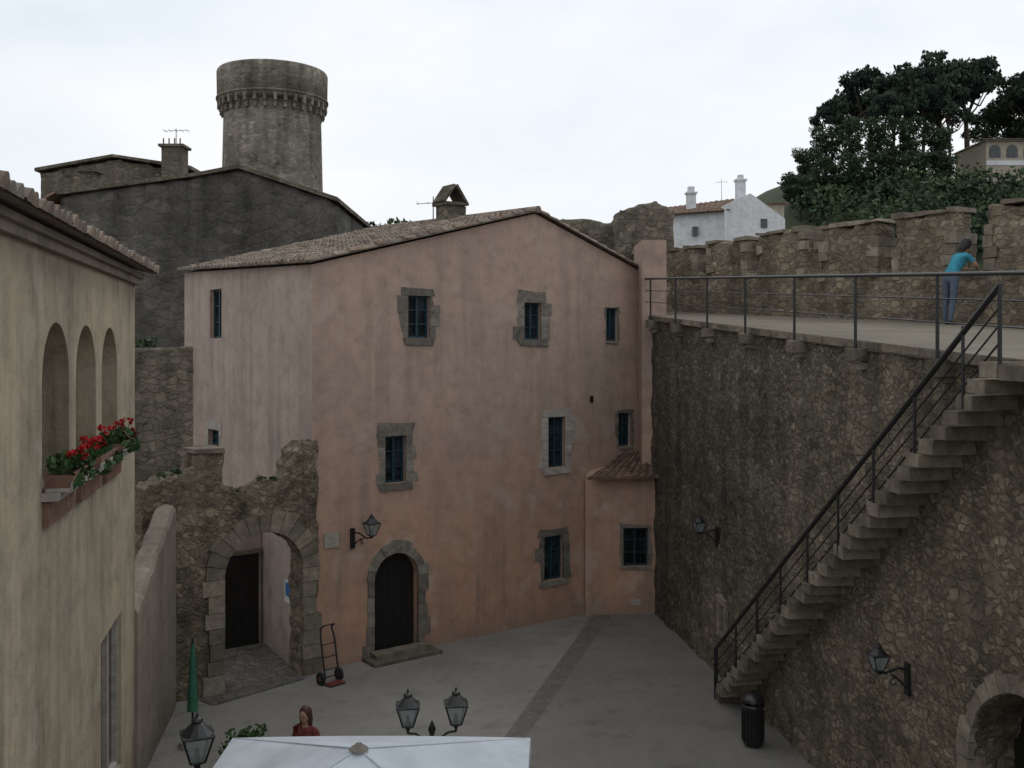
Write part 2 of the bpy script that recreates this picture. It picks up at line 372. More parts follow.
def lantern(mb,p,s=1.,iron=0,gl=1,T=None):
    x,y,z=p; a=.13*s; b=.27*s; h=.5*s
    c0=[Vector((x+sx*a,y+sy*a,z+.06*s)) for sx,sy in ((-1,-1),(1,-1),(1,1),(-1,1))]
    c1=[Vector((x+sx*b,y+sy*b,z+.06*s+h)) for sx,sy in ((-1,-1),(1,-1),(1,1),(-1,1))]
    for i in range(4):
        mb.cyl(c0[i],c1[i],.02*s,.02*s,6,iron,T); mb.cyl(c0[i],c0[(i+1)%4],.022*s,.022*s,6,iron,T); mb.cyl(c1[i],c1[(i+1)%4],.028*s,.028*s,6,iron,T)
        q=.97; ins=lambda v:Vector((x+(v.x-x)*q,y+(v.y-y)*q,v.z))
        mb.add([ins(c0[i]),ins(c0[(i+1)%4]),ins(c1[(i+1)%4]),ins(c1[i])],[(0,1,2,3)],gl,False,T)
    t=Vector((x,y,z+.06*s+h+.02*s))
    e=.31*s
    prof=[(e,0),(e*.75,.07*s),(e*.42,.17*s),(e*.3,.2*s),(e*.36,.23*s),(e*.3,.27*s),(.02*s,.31*s)]
    mb.lathe(t,prof,12,iron,T,False)
    mb.lathe(t,[(e,0),(.01,0.002)],12,iron,T,False)
    mb.sphere(t+Vector((0,0,.34*s)),.035*s,8,iron,T); mb.cyl(t+Vector((0,0,.3*s)),t+Vector((0,0,.42*s)),.014*s,.004*s,6,iron,T)
    mb.lathe((x,y,z),[(.03*s,-.08*s),(.07*s,-.02*s),(a*1.2,.05*s),(a*1.2,.07*s),(.01,.075*s)],10,iron,T,False)
    mb.cyl((x,y,z+.08*s),(x,y,z+.3*s),.05*s,.035*s,8,iron,T)
def wall_lamp(name,loc,rz,out,s,rise=.1):
    e=empty(name,loc,rz); mb=MB()
    mb.box(-.05,.05,-.06,.0,-.22,.22,0)
    pts=[Vector((0,-.02,.12)),Vector((0,-out*.35,.16)),Vector((0,-out*.75,.10)),Vector((0,-out,rise-.02))]
    mb.tube(pts,.018)
    sc=[Vector((0,-.02,-.16))]+[Vector((0,-out*.12-out*.55*t,-.16+.26*t**.6)) for t in (0.1,.3,.5,.7,.9)]
    mb.tube(sc,.014)
    cs=Vector((0,-out*.5,-.03)); mb.tube([cs+Vector((0,math.cos(t*.7)*.07*(1-t/14),math.sin(t*.7)*.07*(1-t/14))) for t in range(10)],.010)
    lantern(mb,(0,-out,rise),s)
    mb.obj('lantern_and_bracket',['iron','lglass'],e); return e
# ============================================================ GROUND
mb=MB(); mb.add([(-900,-300,0),(900,-300,0),(900,1200,0),(-900,1200,0)],[(0,1,2,3)]); mb.obj('ground','earth')
mb=MB(); mb.add([(-9,2,.004),(7,2,.004),(7,32,.004),(-9,32,.004)],[(0,1,2,3)]); mb.obj('plaza_pavement','plaza')
mb=MB(); mb.add([(-.9,14,.008),(6,14,.008),(4.2,27,.008),(2.1,26.4,.008)],[(0,1,2,3)]); mb.obj('plaza_pavement_dark','plaza2')
mb=MB(); mb.add([(-1.25,14,.012),(-.9,14,.012),(2.65,26.3,.012),(2.15,26.2,.012)],[(0,1,2,3)]); mb.obj('paving_strip','strip')
# ============================================================ PINK HOUSE
TH=math.atan2(.598,.801); HO=(-4.32,21.6,0)
H=empty('plaster_house',HO,TH)
ZL,ZLb,ZA,ZAb,ZR,ZRb=8.80,9.10,10.38,10.66,9.02,9.2
DX,DY,AX=9.97,8.2,6.12
mb=MB()
vs=[(0,0,-.3),(DX,0,-.3),(DX,DY,-.3),(0,DY,-.3),(0,0,ZL),(AX,0,ZA),(DX,0,ZR),(DX,DY,ZRb),(AX,DY,ZAb),(0,DY,ZLb)]
mb.add(vs,[(3,2,1,0),(0,1,6,5,4),(1,2,7,6),(2,3,9,8,7),(3,0,4,9),(4,5,8,9),(5,6,7,8)])
body=mb.obj('walls',['pink','pinkside'],H)
wins=[(2.40,3.0,7.22,8.20),(5.77,6.31,7.19,8.12),(8.53,8.96,7.17,8.05),(1.80,2.35,3.91,4.98),(6.54,7.10,3.92,5.21),(8.96,9.44,4.32,5.22),(6.41,7.04,1.04,2.17)]
cs=[]
def cutter(poly,y0,y1,T=None,parent=None):
    c=MB(); c.prism(poly,y0,y1,0,T); return c.obj('cut','pink',parent)
for (a,b,c,d) in wins: cs.append(cutter([(a,c),(b,c),(b,d),(a,d)],-.5,.3,None,H))
cs.append(cutter(archpoly(1.516,2.67,.0,2.31),-.5,.35,None,H))
TS=Matrix(((0,1,0,0),(-1,0,0,0),(0,0,1,0),(0,0,0,1)))
def sidebox(t0,t1,z0,z1): return cutter([(-t1,z0),(-t0,z0),(-t0,z1),(-t1,z1)],-.5,.3,TS,H)
S1=(-6.2,-5.35,7.24,8.52); S2=(-6.3,-5.5,4.40,4.83)
for s_ in (S1,S2): cs.append(sidebox(-s_[1],-s_[0],s_[2],s_[3]))
cut(body,cs)
for p in body.data.polygons:
    if p.normal.x<-.9 and abs(p.center.x)<.02: p.material_index=1
w=MB(); sr=MB()
for i,(a,b,c,d) in enumerate(wins): window(w,a,b,c,d)
surround(sr,*wins[0],.16); surround(sr,*wins[1],.25,top=.3); surround(sr,*wins[3],.24,top=.3); surround(sr,*wins[4],.24,mat=1); surround(sr,*wins[6],.22)
surround(sr,*wins[5],.1,top=.08,bot=.07,mat=0,jw=.02); surround(sr,*wins[2],.04,top=.04,bot=.06,jw=.01)
window(w,*S1,TS); window(w,*S2,TS,bars=1)
surround(sr,*S2,.2,TS,mat=1)
w.obj('windows',['teal','glass'],H)
archring(sr,1.516,2.67,0.0,2.31,.24,-.03,.05,9,jw=.07)
sr.obj('stone_surrounds',['greyblock','pale'],H)
d=MB()
d.prism(archpoly(1.5,2.69,0,2.33),.2,.26,0)
for x in (1.516+i*.165 for i in range(1,7)): d.box(x-.006,x+.006,.19,.2,.05,1.95,1)
d.sphere((2.15,.17,1.05),.03,8,1)
d.obj('door',['wood','black'],H)
st=MB(); st.box(1.2,2.95,-.62,-.02,.0,.07,0,j=.01); st.box(1.4,2.8,-.32,-.02,.072,.17,0,j=.01)
st.obj('door_steps','step',H)
tile_roof('roof_left',(-.16,DY+.1,ZLb+.07),(-.16,-.14,ZL+.05),(AX,-.14,ZA+.08),(AX,DY+.2,ZAb+.10),H)
tile_roof('roof_right',(DX+.1,-.14,ZR+.03),(DX+.1,DY+.2,ZRb+.06),(AX,DY+.2,ZAb+.10),(AX,-.14,ZA+.08),H)
r=MB()
for i in range(22):
    y=-.14+i*.385; zz=ZA+.10+(ZAb-ZA)*y/8
    r.cyl((AX,y,zz),(AX,y+.41,zz+.02),.09,.08,10,0)
r.obj('ridge_tiles','tile',H)
x=MB(); T=Matrix.Rotation(-TH,4,'Z')@Matrix.Translation((-HO[0],-HO[1],0))
x.box(3.45,4.1,26.55,28.3,3.0,9.85,0,T)
x.obj('corner_pier','pink',H)
x=MB(); x.slab([(1.915,26.08),(4.15,26.28),(4.15,28.2),(3.0,28.2)],-.2,[3.66,3.66,4.3,4.3],0,T)
wing=x.obj('wing_walls','pink',H)
TW=T@(Matrix.Translation((1.915,26.08,0))@Matrix.Rotation(math.atan2(.2,2.235),4,'Z'))
cut(wing,[cutter([(1.0,1.27),(1.66,1.27),(1.66,2.27),(1.0,2.27)],-.5,.25,TW,H)])
w=MB(); window(w,1.0,1.66,1.27,2.27,TW,bars=2)
for i in range(5):
    w.cyl((1.06+i*.135,.02,1.27),(1.06+i*.135,.02,2.27),.009,.009,5,2,TW)
w.obj('wing_window',['teal','glass','iron'],H)
sr=MB(); surround(sr,1.0,1.66,1.27,2.27,.09,TW,top=.1,bot=.08,jw=.02)
sr.obj('wing_window_surround','greyblock',H)
x=MB(); x.box(1.2,1.45,-.02,.02,.25,.4,0,TW); x.box(1.85,2.0,-.02,.02,.35,.47,0,TW); x.obj('vent_covers','pale',H)
q=lambda a,b,c:tuple(T@Vector((a,b,c)))
tile_roof('wing_roof',q(1.95,25.75,3.62),q(4.15,25.95,3.62),q(4.15,27.4,4.15),q(3.0,27.0,4.15),H,'redtile',row=.33)
x=MB(); x.box(7.95,8.05,-.03,.02,5.55,5.72,0); x.box(.28,.62,-.035,.0,2.63,2.95,1)
x.obj('wall_plaques','black pale'.split(),H)
c=MB(); c.box(AX-.32,AX+.32,3.6,4.2,10.35,11.0,0,j=.03); c.box(AX-.38,AX+.38,3.54,4.26,11.0,11.08,0,j=.02)
for sgn in (-1,1):
    c.prism([(AX+sgn*.34,11.08),(AX+sgn*.42,11.10),(AX+sgn*.06,11.60),(AX+sgn*.0,11.55)][::sgn],3.6,4.2,0)
c.obj('chimney','ruin',H)
def antenna(name,x,y,z0,h,parent=None,n=4):
    a=MB(); a.cyl((x,y,z0),(x,y,z0+h),.02,.015,6)
    a.cyl((x-.5,y,z0+h*.85),(x+.5,y,z0+h*.9),.01,.01,5)
    for i in range(n): a.cyl((x-.45+.9*i/(n-1),y-.25,z0+h*.87),(x-.45+.9*i/(n-1),y+.25,z0+h*.87),.008,.008,4)
    return a.obj(name,'iron',parent)
antenna('tv_antenna',-2.3,29.2,9.9,1.5)
wall_lamp('wall_lantern',(-4.32+.96*.801,21.6+.96*.598,2.78),TH,.9,.52,rise=.17)
# ============================================================ STONE GATEWAY
G=empty('stone_gateway',HO,TH)
gx0,gx1,gt=-2.0,-.28,3.17
mb=MB()
def gtop(x):
    t=4.12+.10*math.sin(x*5)
    if -2.62<x<-2.0: t=4.9
    if x>-.38: t=4.95
    elif x>-.75: t=4.15+.75*(x+.75)/.37
    if x<-2.62: t=4.5-.25*(-2.62-x)
    return t+.07*math.sin(x*23)
xx=-3.6
while xx<.08:
    x1=xx+.1; cx=xx+.05; z0=-.2
    if gx0<cx<gx1:
        r=.87; z0=gt-r+math.sqrt(max(0,r*r-(cx-(gx0+gx1)/2)**2))
    mb.box(xx-.004,x1+.004,-.12,.5,z0,gtop(cx)); xx=x1
gw=mb.obj('gate_wall','gate',G); rough(gw,.06,.055,3.)
ar=MB(); archring(ar,gx0,gx1,0,gt,.40,-.18,.1,13,jw=.08)
ar.box(-2.62,-2.0,-.18,.56,4.88,4.97,0,j=.02)
ar.obj('arch_stones','block',G)
x=MB(); x.box(-3.4,-.02,2.7,2.95,0,3.0,0); x.obj('passage_wall','pinkside',G)
x=MB(); x.box(-.98,-.12,2.62,2.695,.0,2.15,0); x.box(-1.06,-.98,2.60,2.69,0,2.22,1);x.box(-1.06,-.04,2.60,2.69,2.155,2.25,1)
x.obj('passage_door',['wood','block'],G)
x=MB(); x.box(-.03,-.005,.95,1.35,1.25,1.75,0); x.box(-.035,-.03,1.0,1.3,1.4,1.7,1); x.obj('information_sign',['whitep','signblue'],G)
mb=MB(); T0=Matrix.Rotation(TH,4,'Z')
pp=[(-2.45,-.75),(-.3,-.35),(.0,2.7),(-3.3,2.7)]
mb.add([tuple(Vector(HO)+T0@Vector((a,b,0))+Vector((0,0,.016))) for a,b in pp],[(0,1,2,3)]); mb.obj('cobbled_passage','cobble')
# ============================================================ LEFT BEIGE BUILDING
TL=math.atan2(.9758,-.2186); LO=(-3.57,5,0)
B=empty('beige_building',LO,TL)
mb=MB(); mb.box(2,11.27,0,6,-.2,8.12,0); lb=mb.obj('walls','ochre',B)
arcs=[(5.08,6.35),(6.71,7.94),(8.35,9.58)]
cs=[cutter(archpoly(a,b,5.58,7.30),-.5,.75,None,B) for a,b in arcs]
cs.append(cutter([(8.3,.9),(9.95,.9),(9.95,3.15),(8.3,3.15)],-.5,.22,None,B))
cut(lb,cs)
x=MB()
for (a,b) in ((8.3,8.38),(9.87,9.95),(9.08,9.17)): x.box(a,b,.05,.14,.9,3.15,0)
for z in (.9,3.07): x.box(8.38,9.87,.05,.14,z,z+.08,0)
x.box(8.35,9.9,.125,.13,.95,3.1,1)
x.obj('tall_window',['pale','glass'],B)
x=MB()
for a,b in arcs:
    x.box(a-.05,b+.05,-.16,.3,5.50,5.575,0,j=.006)
    x.box(a+.05,b-.05,-.26,-.02,5.58,5.62,0)
    x.box(a+.05,b-.05,-.28,-.25,5.60,5.68,0)
    x.box(a+.05,b-.05,-.27,-.24,5.68,5.75,1); x.box(a+.05,b-.05,-.04,-.01,5.62,5.75,1)
    x.box(a+.05,a+.08,-.24,-.04,5.62,5.75,1); x.box(b-.08,b-.05,-.24,-.04,5.62,5.75,1)
    x.box(a+.08,b-.08,-.24,-.04,5.62,5.72,2)
    x.box(a,b,-.06,-.0,5.24,5.49,1,j=.004)
x.obj('sills_and_planters',['pale','terra','wood'],B)
tile_roof('roof',(1.5,-.30,8.24),(11.55,-.30,8.24),(11.55,5,9.3),(1.5,5,9.3),B,'tile',pitch=.25,h=.07,jit=.02)
x=MB(); x.box(2,11.33,-.14,.1,8.12,8.19,0); x.box(2,11.36,-.08,.05,8.02,8.12,0)
x.obj('eave_cornice',['lowwall'],B)
x=MB(); x.add([(11.27,0.05,8.1),(11.27,5,8.1),(11.27,5,9.25)],[(0,1,2),(2,1,0)]); x.obj('gable_infill','ochre',B)
x=MB(); x.box(6.2,6.7,1.2,1.7,8.4,9.25,0); x.box(6.12,6.78,1.12,1.78,9.25,9.32,0); x.obj('chimney','terra',B)
# ------------ foliage helper
def foliage(name,blobs,leaf,mat,parent=None,asp=.6):
    P=[];R=[]
    for (cx,cy,cz,rx,ry,rz,n,tone) in blobs:
        d=np.random.normal(size=(n,3)); d/=np.linalg.norm(d,axis=1)[:,None]
        rr=.45+.62*np.random.rand(n)**.8
        p=d*rr[:,None]*np.array([rx,ry,rz])+np.array([cx,cy,cz]); P.append(p)
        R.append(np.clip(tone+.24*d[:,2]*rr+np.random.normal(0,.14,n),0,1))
    P=np.concatenate(P);R=np.concatenate(R);n=len(P)
    a=np.random.normal(size=(n,3)); a/=np.linalg.norm(a,axis=1)[:,None]
    b=np.cross(a,np.random.normal(size=(n,3))); b/=np.linalg.norm(b,axis=1)[:,None]
    s=leaf*(.5+np.random.rand(n))[:,None]
    v=np.stack([P-a*s,P-b*s*asp,P+a*s,P+b*s*asp],1).reshape(-1,3)
    me=bpy.data.meshes.new(name); me.from_pydata(v.tolist(),[],np.arange(4*n).reshape(-1,4).tolist())
    at=me.attributes.new('rnd','FLOAT','FACE'); at.data.foreach_set('value',R)
    me.materials.append(M[mat]); me.update()
    o=bpy.data.objects.new(name,me); S.collection.objects.link(o); o.parent=parent; return o
for a,b in arcs:
    e=empty('geranium_plant',LO,TL); bl=[];fl=[]; stm=MB()
    n=6
    for i in range(n):
        t=a+.12+(b-a-.24)*i/(n-1); zz=5.79+random.uniform(-.06,.12)
        bl.append((t,-.16+random.uniform(-.06,.06),zz,.12,.10,.10,30,.3))
        bl.append((t+random.uniform(-.08,.08),-.29,5.66+random.uniform(-.06,.04),.07,.05,.09,9,.3))
        if i in (0,2,4) or random.random()<.3:
            p=Vector((t+random.uniform(-.08,.08),-.2+random.uniform(-.1,.06),zz+random.uniform(.10,.24)))
            stm.cyl((t,-.15,5.72),p,.006,.004,5); fl.append((*p,.045,.045,.036,22,.45))
            if random.random()<.4: fl.append((p.x+.08,p.y-.03,p.z-.07,.035,.035,.03,14,.3))
    stm.obj('stems','leaf3',e)
    foliage('leaves',bl,.042,'leaf3',e,.8); foliage('flowers',fl,.022,'red',e,.9)
# low worn wall
mb=MB()
def lw(x,y0,zt,th=.38):
    return [(x,y0,-.1),(x,y0,zt-.12),(x,y0+.05,zt-.04),(x,y0+th*.5,zt),(x,y0+th-.05,zt-.05),(x,y0+th,zt-.14),(x,y0+th,-.1)]
N=14; vs=[]
for i in range(N+1):
    t=i/N; vs+=lw(11.2+3.6*t,-.06-.2*t,2.9+1.1*t+.04*math.sin(i*2.1))
fs=[(k*7+j,(k+1)*7+j,(k+1)*7+j+1,k*7+j+1) for k in range(N) for j in range(6)]
fs.append(tuple(range(6,-1,-1))); fs.append(tuple(N*7+j for j in range(7)))
mb.add(vs,fs); o=mb.obj('low_plaster_wall','lowwall',None,LO,TL)
# ============================================================ TOWN WALL (right)
TWR=math.atan2(-.9909,.1348); WO=(3.757,26.2,0)
W=empty('town_wall',WO,TWR)
fz=lambda x:7.824-.06143*x
ax0,ax1,atop=14.0,16.3,3.1
mb=MB()
def wallseg(a,b,z0): mb.slab([(a,0),(b,0),(b,1.2),(a,1.2)],z0,[fz(a)-.1,fz(b)-.1,fz(b)-.1,fz(a)-.1])
wallseg(-3.6,ax0,-.3)
k=24
for i in range(k):
    a=ax0+(ax1-ax0)*i/k; b=ax0+(ax1-ax0)*(i+1)/k; cx=(a+b)/2; r=(ax1-ax0)/2
    wallseg(a-.003,b+.003,atop-r+math.sqrt(r*r-(cx-(ax0+ax1)/2)**2))
wallseg(ax1,23,-.3)
wf=mb.obj('wall_masonry','rubble',W); rough(wf,.075,.05,2.6)
x=MB(); archring(x,ax0,ax1,0,atop,.20,-.035,.3,17,jw=.06)
x.box(4.9,5.3,-.06,.1,.9,1.0,0,j=.01); x.box(4.9,5.0,-.05,.1,1.0,1.6,0,j=.01); x.box(5.3,5.42,-.05,.1,.95,1.6,0,j=.01); x.box(4.85,5.45,-.06,.1,1.6,1.75,0,j=.02)
x.obj('doorway_stones','block',W)
x=MB(); x.box(ax0-.1,ax1+.1,.6,.66,-.1,3.3,0); x.obj('arch_shade_panel','wood',W)  # dark board added in place of the shaded passage inside the arch
TI=Matrix.Rotation(-TWR,4,'Z')@Matrix.Translation((-WO[0],-WO[1],0))
wf_=lambda Y:6.2+.062*Y
pl=[(7.32-.136*4-.06,4),(7.32-.136*30.6-.06,30.6),(4.4,30.6),(19.2,4)]
pl=pl[::-1]
x=MB(); x.slab([(a,b) for a,b in pl],[wf_(b)-.14 for a,b in pl],[wf_(b) for a,b in pl],0,TI); x.obj('walkway','walk',W)
x=MB(); t=-3.4
while t<22:
    l=random.uniform(.4,.8)
    T2=Matrix.Translation((t,0,fz(t+l/2)))@Matrix.Rotation(math.atan(.06143),4,'Y')
    x.box(0,l-.012,-.09,.25,-.10,.012,0,T2,j=.01); t+=l
posts=[.1,2.3,4.6,6.85,9.15,11.35,13.55,15.75]
for p in posts: x.box(p-.13,p+.13,-.25,.1,fz(p)-.32,fz(p)-.12,0,j=.025); x.box(p-.10,p+.10,-.16,.1,fz(p)-.42,fz(p)-.33,0,j=.02)
x.obj('ledge_and_corbels','step',W)
R=empty('walkway_railing',WO,TWR); x=MB(); yr=-.12
for p in posts: x.cyl((p,yr-.04,fz(p)-.25),(p,yr-.04,fz(p)+.98),.024,.024,8)
for h,rr in ((.97,.026),(.66,.010),(.36,.010)): x.cyl((-.6,yr-.04,fz(-.6)+h),(17.5,yr-.04,fz(17.5)+h),rr,rr,8)
x.obj('rails_and_posts','iron',R)
TP=math.atan2(-.8755,.4832); PO=(4.13,31,0)
Pp=empty('crenellated_parapet',PO,TP); mb=MB(); cp=MB()
pf=lambda x:8.122-.0543*x
cr=[(0.75,.2),(2.74,.22),(4.8,.2),(6.97,.24),(9.2,.22),(11.4,.34),(14.1,.25),(16.6,.25),(19.1,.25)]
prev=-.6
mb.slab([(-.6,0),(22,0),(22,.6),(-.6,.6)],5.0,[pf(-.6)+1.08,pf(22)+1.08,pf(22)+1.08,pf(-.6)+1.08])
for c,gw_ in cr+[(22.4,.3)]:
    a,b=prev,c-gw_; tp=9.97+random.uniform(-.10,.06)
    nseg=8
    for k in range(nseg):
        u0=a+(b-a)*k/nseg; u1=a+(b-a)*(k+1)/nseg
        mb.slab([(u0-.003,0),(u1+.003,0),(u1+.003,.6),(u0-.003,.6)],pf(a)+.8,tp+random.uniform(-.06,.05))
    qx=a-.03
    while qx<b:
        l=random.uniform(.3,.6); q2=min(qx+l,b+.03)
        if random.random()<.8: cp.box(qx,q2-.01,-.05,.65,tp-.02,tp+random.uniform(.05,.09),0,j=.025)
        qx=q2+.001
        if b-qx<.1: break
    for k in range(5):
        zz=pf(b)+1.0+k*.24
        if zz+.24<tp:
            if random.random()<.75: cp.box(b-random.uniform(.15,.34),b+.02,-.04,.63,zz,zz+.225,0,j=.02)
            if random.random()<.6: cp.box(a-.02,a+random.uniform(.15,.3),-.04,.63,zz,zz+.225,0,j=.02)
    if c<22: cp.box(c-gw_,c+gw_,-.04,.64,pf(c)+1.04,pf(c)+1.12,0,j=.015)
    prev=c+gw_
o=mb.obj('parapet_masonry','parapet',Pp); rough(o,.09,.06,2.5); cp.obj('cap_stones','block',Pp)
# ============================================================ STAIRCASE
St=empty('stone_staircase',WO,TWR); x=MB()
x0s,x1s,ns=6.22,15.4,35; run=(x1s-x0s)/ns; rise=fz(x1s)/ns
for i in range(ns):
    a=x0s+i*run; z=(i+1)*rise
    x.box(a-.02,a+run+.03,-.58+random.uniform(-.03,.03),.1,max(.0,z-.165),z,0,j=.014)
x.box(x1s+.04,18,-.58,.1,fz(x1s)-.2,fz(x1s)-.03,0)
x.obj('steps','step',St)
x=MB(); yo=-.55
zt=lambda s:(s-x0s)/run*rise+rise
for i in range(0,ns+1,4):
    p=x0s+i*run+.12
    if i>=ns-1: p=x1s-.02
    hh=.95-.12*i/ns; x.cyl((p,yo,max(0,zt(p)-.25)),(p,yo,zt(p)-.14+hh),.02,.02,8)
p0,p1=x0s+.02,x1s+.02
x.cyl((p0,yo,0),(p0,yo,.98),.026,.026,8)
for h,rr in ((.88,.036),(.60,.011),(.36,.011),(.12,.013)):
    x.cyl((p0,yo,zt(p0)-.1+h),(p1,yo,zt(p1)-.1+h*.81),rr,rr,8)
x.cyl((p1,yo,zt(p1)-.3),(p1,yo,zt(p1)-.1+.73),.024,.024,8)
x.obj('handrail','iron',St)
bn=empty('litter_bin',(4.24,17.6,0)); x=MB()
x.lathe((0,0,.06),[(.0,0),(.17,0),(.185,.05),(.185,.62),(.2,.64),(.2,.68),(.17,.69)],20,0)
x.lathe((0,0,.80),[(.2,0),(.2,.05),(.15,.10),(.07,.125),(.0,.13)],20,0)
for k in range(4):
    t=k*math.pi/2+.5; x.cyl((.18*math.cos(t),.18*math.sin(t),.7),(.18*math.cos(t),.18*math.sin(t),.82),.014,.014,6,0)
for k in range(16):
    t=k*math.pi/8; x.cyl((.192*math.cos(t),.192*math.sin(t),.12),(.192*math.cos(t),.192*math.sin(t),.64),.009,.009,5,0)
x.cyl((0,0,0),(0,0,.07),.12,.12,14,0); x.obj('bin_body','black',bn)
wl=lambda lx,z:(WO[0]+.1348*lx,WO[1]-.9909*lx,z)
wall_lamp('wall_lantern',wl(4.85,2.95),TWR,.42,.42,rise=.1)
wall_lamp('wall_lantern',wl(12.6,2.48),TWR,.46,.42,rise=.12)
# ============================================================ PEOPLE
def skinned(name,chains,mats,sub=2):
    vs=[];es=[];rad=[];roots=[]
    for ch in chains:
        o=len(vs); vs+=[p for p,_ in ch['v']]; rad+=[r for _,r in ch['v']]; es+=[(a+o,b+o) for a,b in ch['e']]; roots.append(o+ch.get('root',0))
    me=bpy.data.meshes.new(name); me.from_pydata(vs,es,[]); o=bpy.data.objects.new(name,me); S.collection.objects.link(o)
    md=o.modifiers.new('s','SKIN'); md.use_smooth_shade=True
    sv=me.skin_vertices[0].data
    for i,r in enumerate(rad): sv[i].radius=r if isinstance(r,tuple) else (r,r); sv[i].use_root=i in roots
    sb=o.modifiers.new('u','SUBSURF'); sb.levels=sub; sb.render_levels=sub
    m2=evalmesh(o); replace(o,m2); m2.materials.clear()
    for m in mats: m2.materials.append(M[m])
    return o
def person(name,loc,rz,sc,spine,arms,legs,head,tilt,mats,hair):
    e=empty(name,loc,rz); e.scale=(sc,)*3
    rr=[(.125,.155),(.10,.13),(.115,.155),(.085,.125),.05,.048]
    v=[(p,r) for p,r in zip(spine,rr)]; ed=[(i,i+1) for i in range(5)]
    for L_ in legs:
        o=len(v); v+=[(p,r) for p,r in zip(L_,(.09,.060,.040,.036,.03))]; ed+=[(0,o)]+[(o+i,o+i+1) for i in range(4)]
    sl=[];hands=[]
    for A in arms:
        o=len(v); v+=[(p,r) for p,r in zip(A,(.055,.040,.026,(.032,.02)))]; ed+=[(3,o)]+[(o+i,o+i+1) for i in range(3)]
        hands.append((A[2],A[3])); sl.append((Vector(A[0]),Vector(A[1]),Vector(A[2]),Vector(A[3])))
    b=skinned('body',[{'v':v,'e':ed}],mats)
    def dseg(p,a,c):
        t=max(0,min(1,(p-a).dot(c-a)/(c-a).length_squared)); return (p-a-(c-a)*t).length
    nk=Vector(spine[4])
    for p in b.data.polygons:
        c=p.center.copy(); k=1
        if c.z<.075: k=3
        elif c.z<.93 and abs(c.x)<.3 : k=0
        for s0,s1,s2,s3 in sl:
            if min(dseg(c,s0.lerp(s1,.65),s1),dseg(c,s1,s2),dseg(c,s2,s3))<.055: k=2
        if (c-nk).length<.06 or c.z>nk.z+.02: k=2
        p.material_index=k; p.use_smooth=True
    b.parent=e
    ch=[]
    for wri,hp in hands:
        h=Vector(hp); f=(h-Vector(wri)).normalized(); s=f.cross(Vector((0,0,1)));
        if s.length<.3: s=Vector((1,0,0))
        s.normalize(); n_=s.cross(f)
        for dy,l in ((-.03,.06),(-.01,.078),(.011,.085),(.031,.074)):
            a=h+s*dy; ch.append({'v':[(tuple(a),.010),(tuple(a+f*l*.5+s*dy*.2+n_*.006),.009),(tuple(a+f*l*.95+s*dy*.3-n_*.014),.007)],'e':[(0,1),(1,2)]})
        a=h-f*.03+s*.02; ch.append({'v':[(tuple(a),.011),(tuple(a+f*.03+s*.035),.010),(tuple(a+f*.06+s*.045-n_*.01),.008)],'e':[(0,1),(1,2)]})
    hd=skinned('fingers',ch,['skin'],1); hd.parent=e
    T=Matrix.Translation(head)@Matrix.Rotation(tilt,4,'Y')
    x=MB(); x.sphere((0,0,0),(.092,.074,.115),20,0,T)
    x.sphere((.045,0,-.055),(.045,.05,.055),12,0,T)
    x.add([(.088,-.014,-.03),(.088,.014,-.03),(.118,0,-.028),(.086,0,.02)],[(0,1,2),(0,2,3),(1,3,2)],0,True,T)
    for sg in (-1,1):
        x.sphere((.080,sg*.03,.005),(.012,.016,.009),8,1,T); x.sphere((-.002,sg*.076,-.005),(.018,.010,.030),8,0,T)
    x.sphere((.084,0,-.06),(.01,.024,.007),8,2,T)
    x.sphere((-.022,0,.022),(.098,.090,.118),20,3,T)
    for i in range(40):
        a=random.uniform(1.2,5.1); zz=random.uniform(-.13,.02)
        x.sphere((-.025+.078*math.cos(a),.074*math.sin(a),zz),(.026,.024,random.uniform(.05,.085)),8,3,T)
    x.sphere((-.065,0,-.06),(.055,.080,.13),16,3,T); x.sphere((-.06,0,-.16),(.04,.06,.10),14,3,T)
    x.obj('head_and_hair',['skin','shoe','redtop',hair],e)
person('person_leaning_on_parapet',(9.03,20.63,wf_(20.63)),math.atan2(.483,.875),1.12,
 [(.02,0,.90),(.11,0,1.04),(.235,0,1.16),(.325,0,1.27),(.385,0,1.34),(.43,0,1.40)],
 [[(.33,s*.155,1.26),(.45,s*.24,1.08),(.60,s*.12,1.05),(.66,s*.09,1.055)] for s in (1,-1)],
 [[(.02,.09,.84),(.03,.10,.48),(.02,.11,.09),(.04,.11,.035),(.18,.13,.025)],[(.02,-.09,.84),(-.03,-.10,.48),(-.12,-.11,.09),(-.10,-.11,.035),(.04,-.13,.025)]],
 (.48,0,1.49),.55,['jeans','shirt','skin','shoe'],'hair')
person('woman_standing',(-3.07,14.9,0),-1.9,1.0,
 [(.0,0,.90),(.0,0,1.05),(.0,0,1.20),(-.01,0,1.33),(.0,0,1.41),(.01,0,1.47)],
 [[(-.01,s*.165,1.32),(-.02,s*.23,1.08),(.04,s*.25,.86),(.06,s*.25,.79)] for s in (1,-1)],
 [[(.0,s*.09,.84),(.01+s*.04,s*.10,.48),(-.02+s*.06,s*.11,.09),(.0+s*.06,s*.11,.035),(.14+s*.06,s*.13,.025)] for s in (1,-1)],
 (.03,0,1.56),.15,['jeans','redtop','skin','shoe'],'auburn')
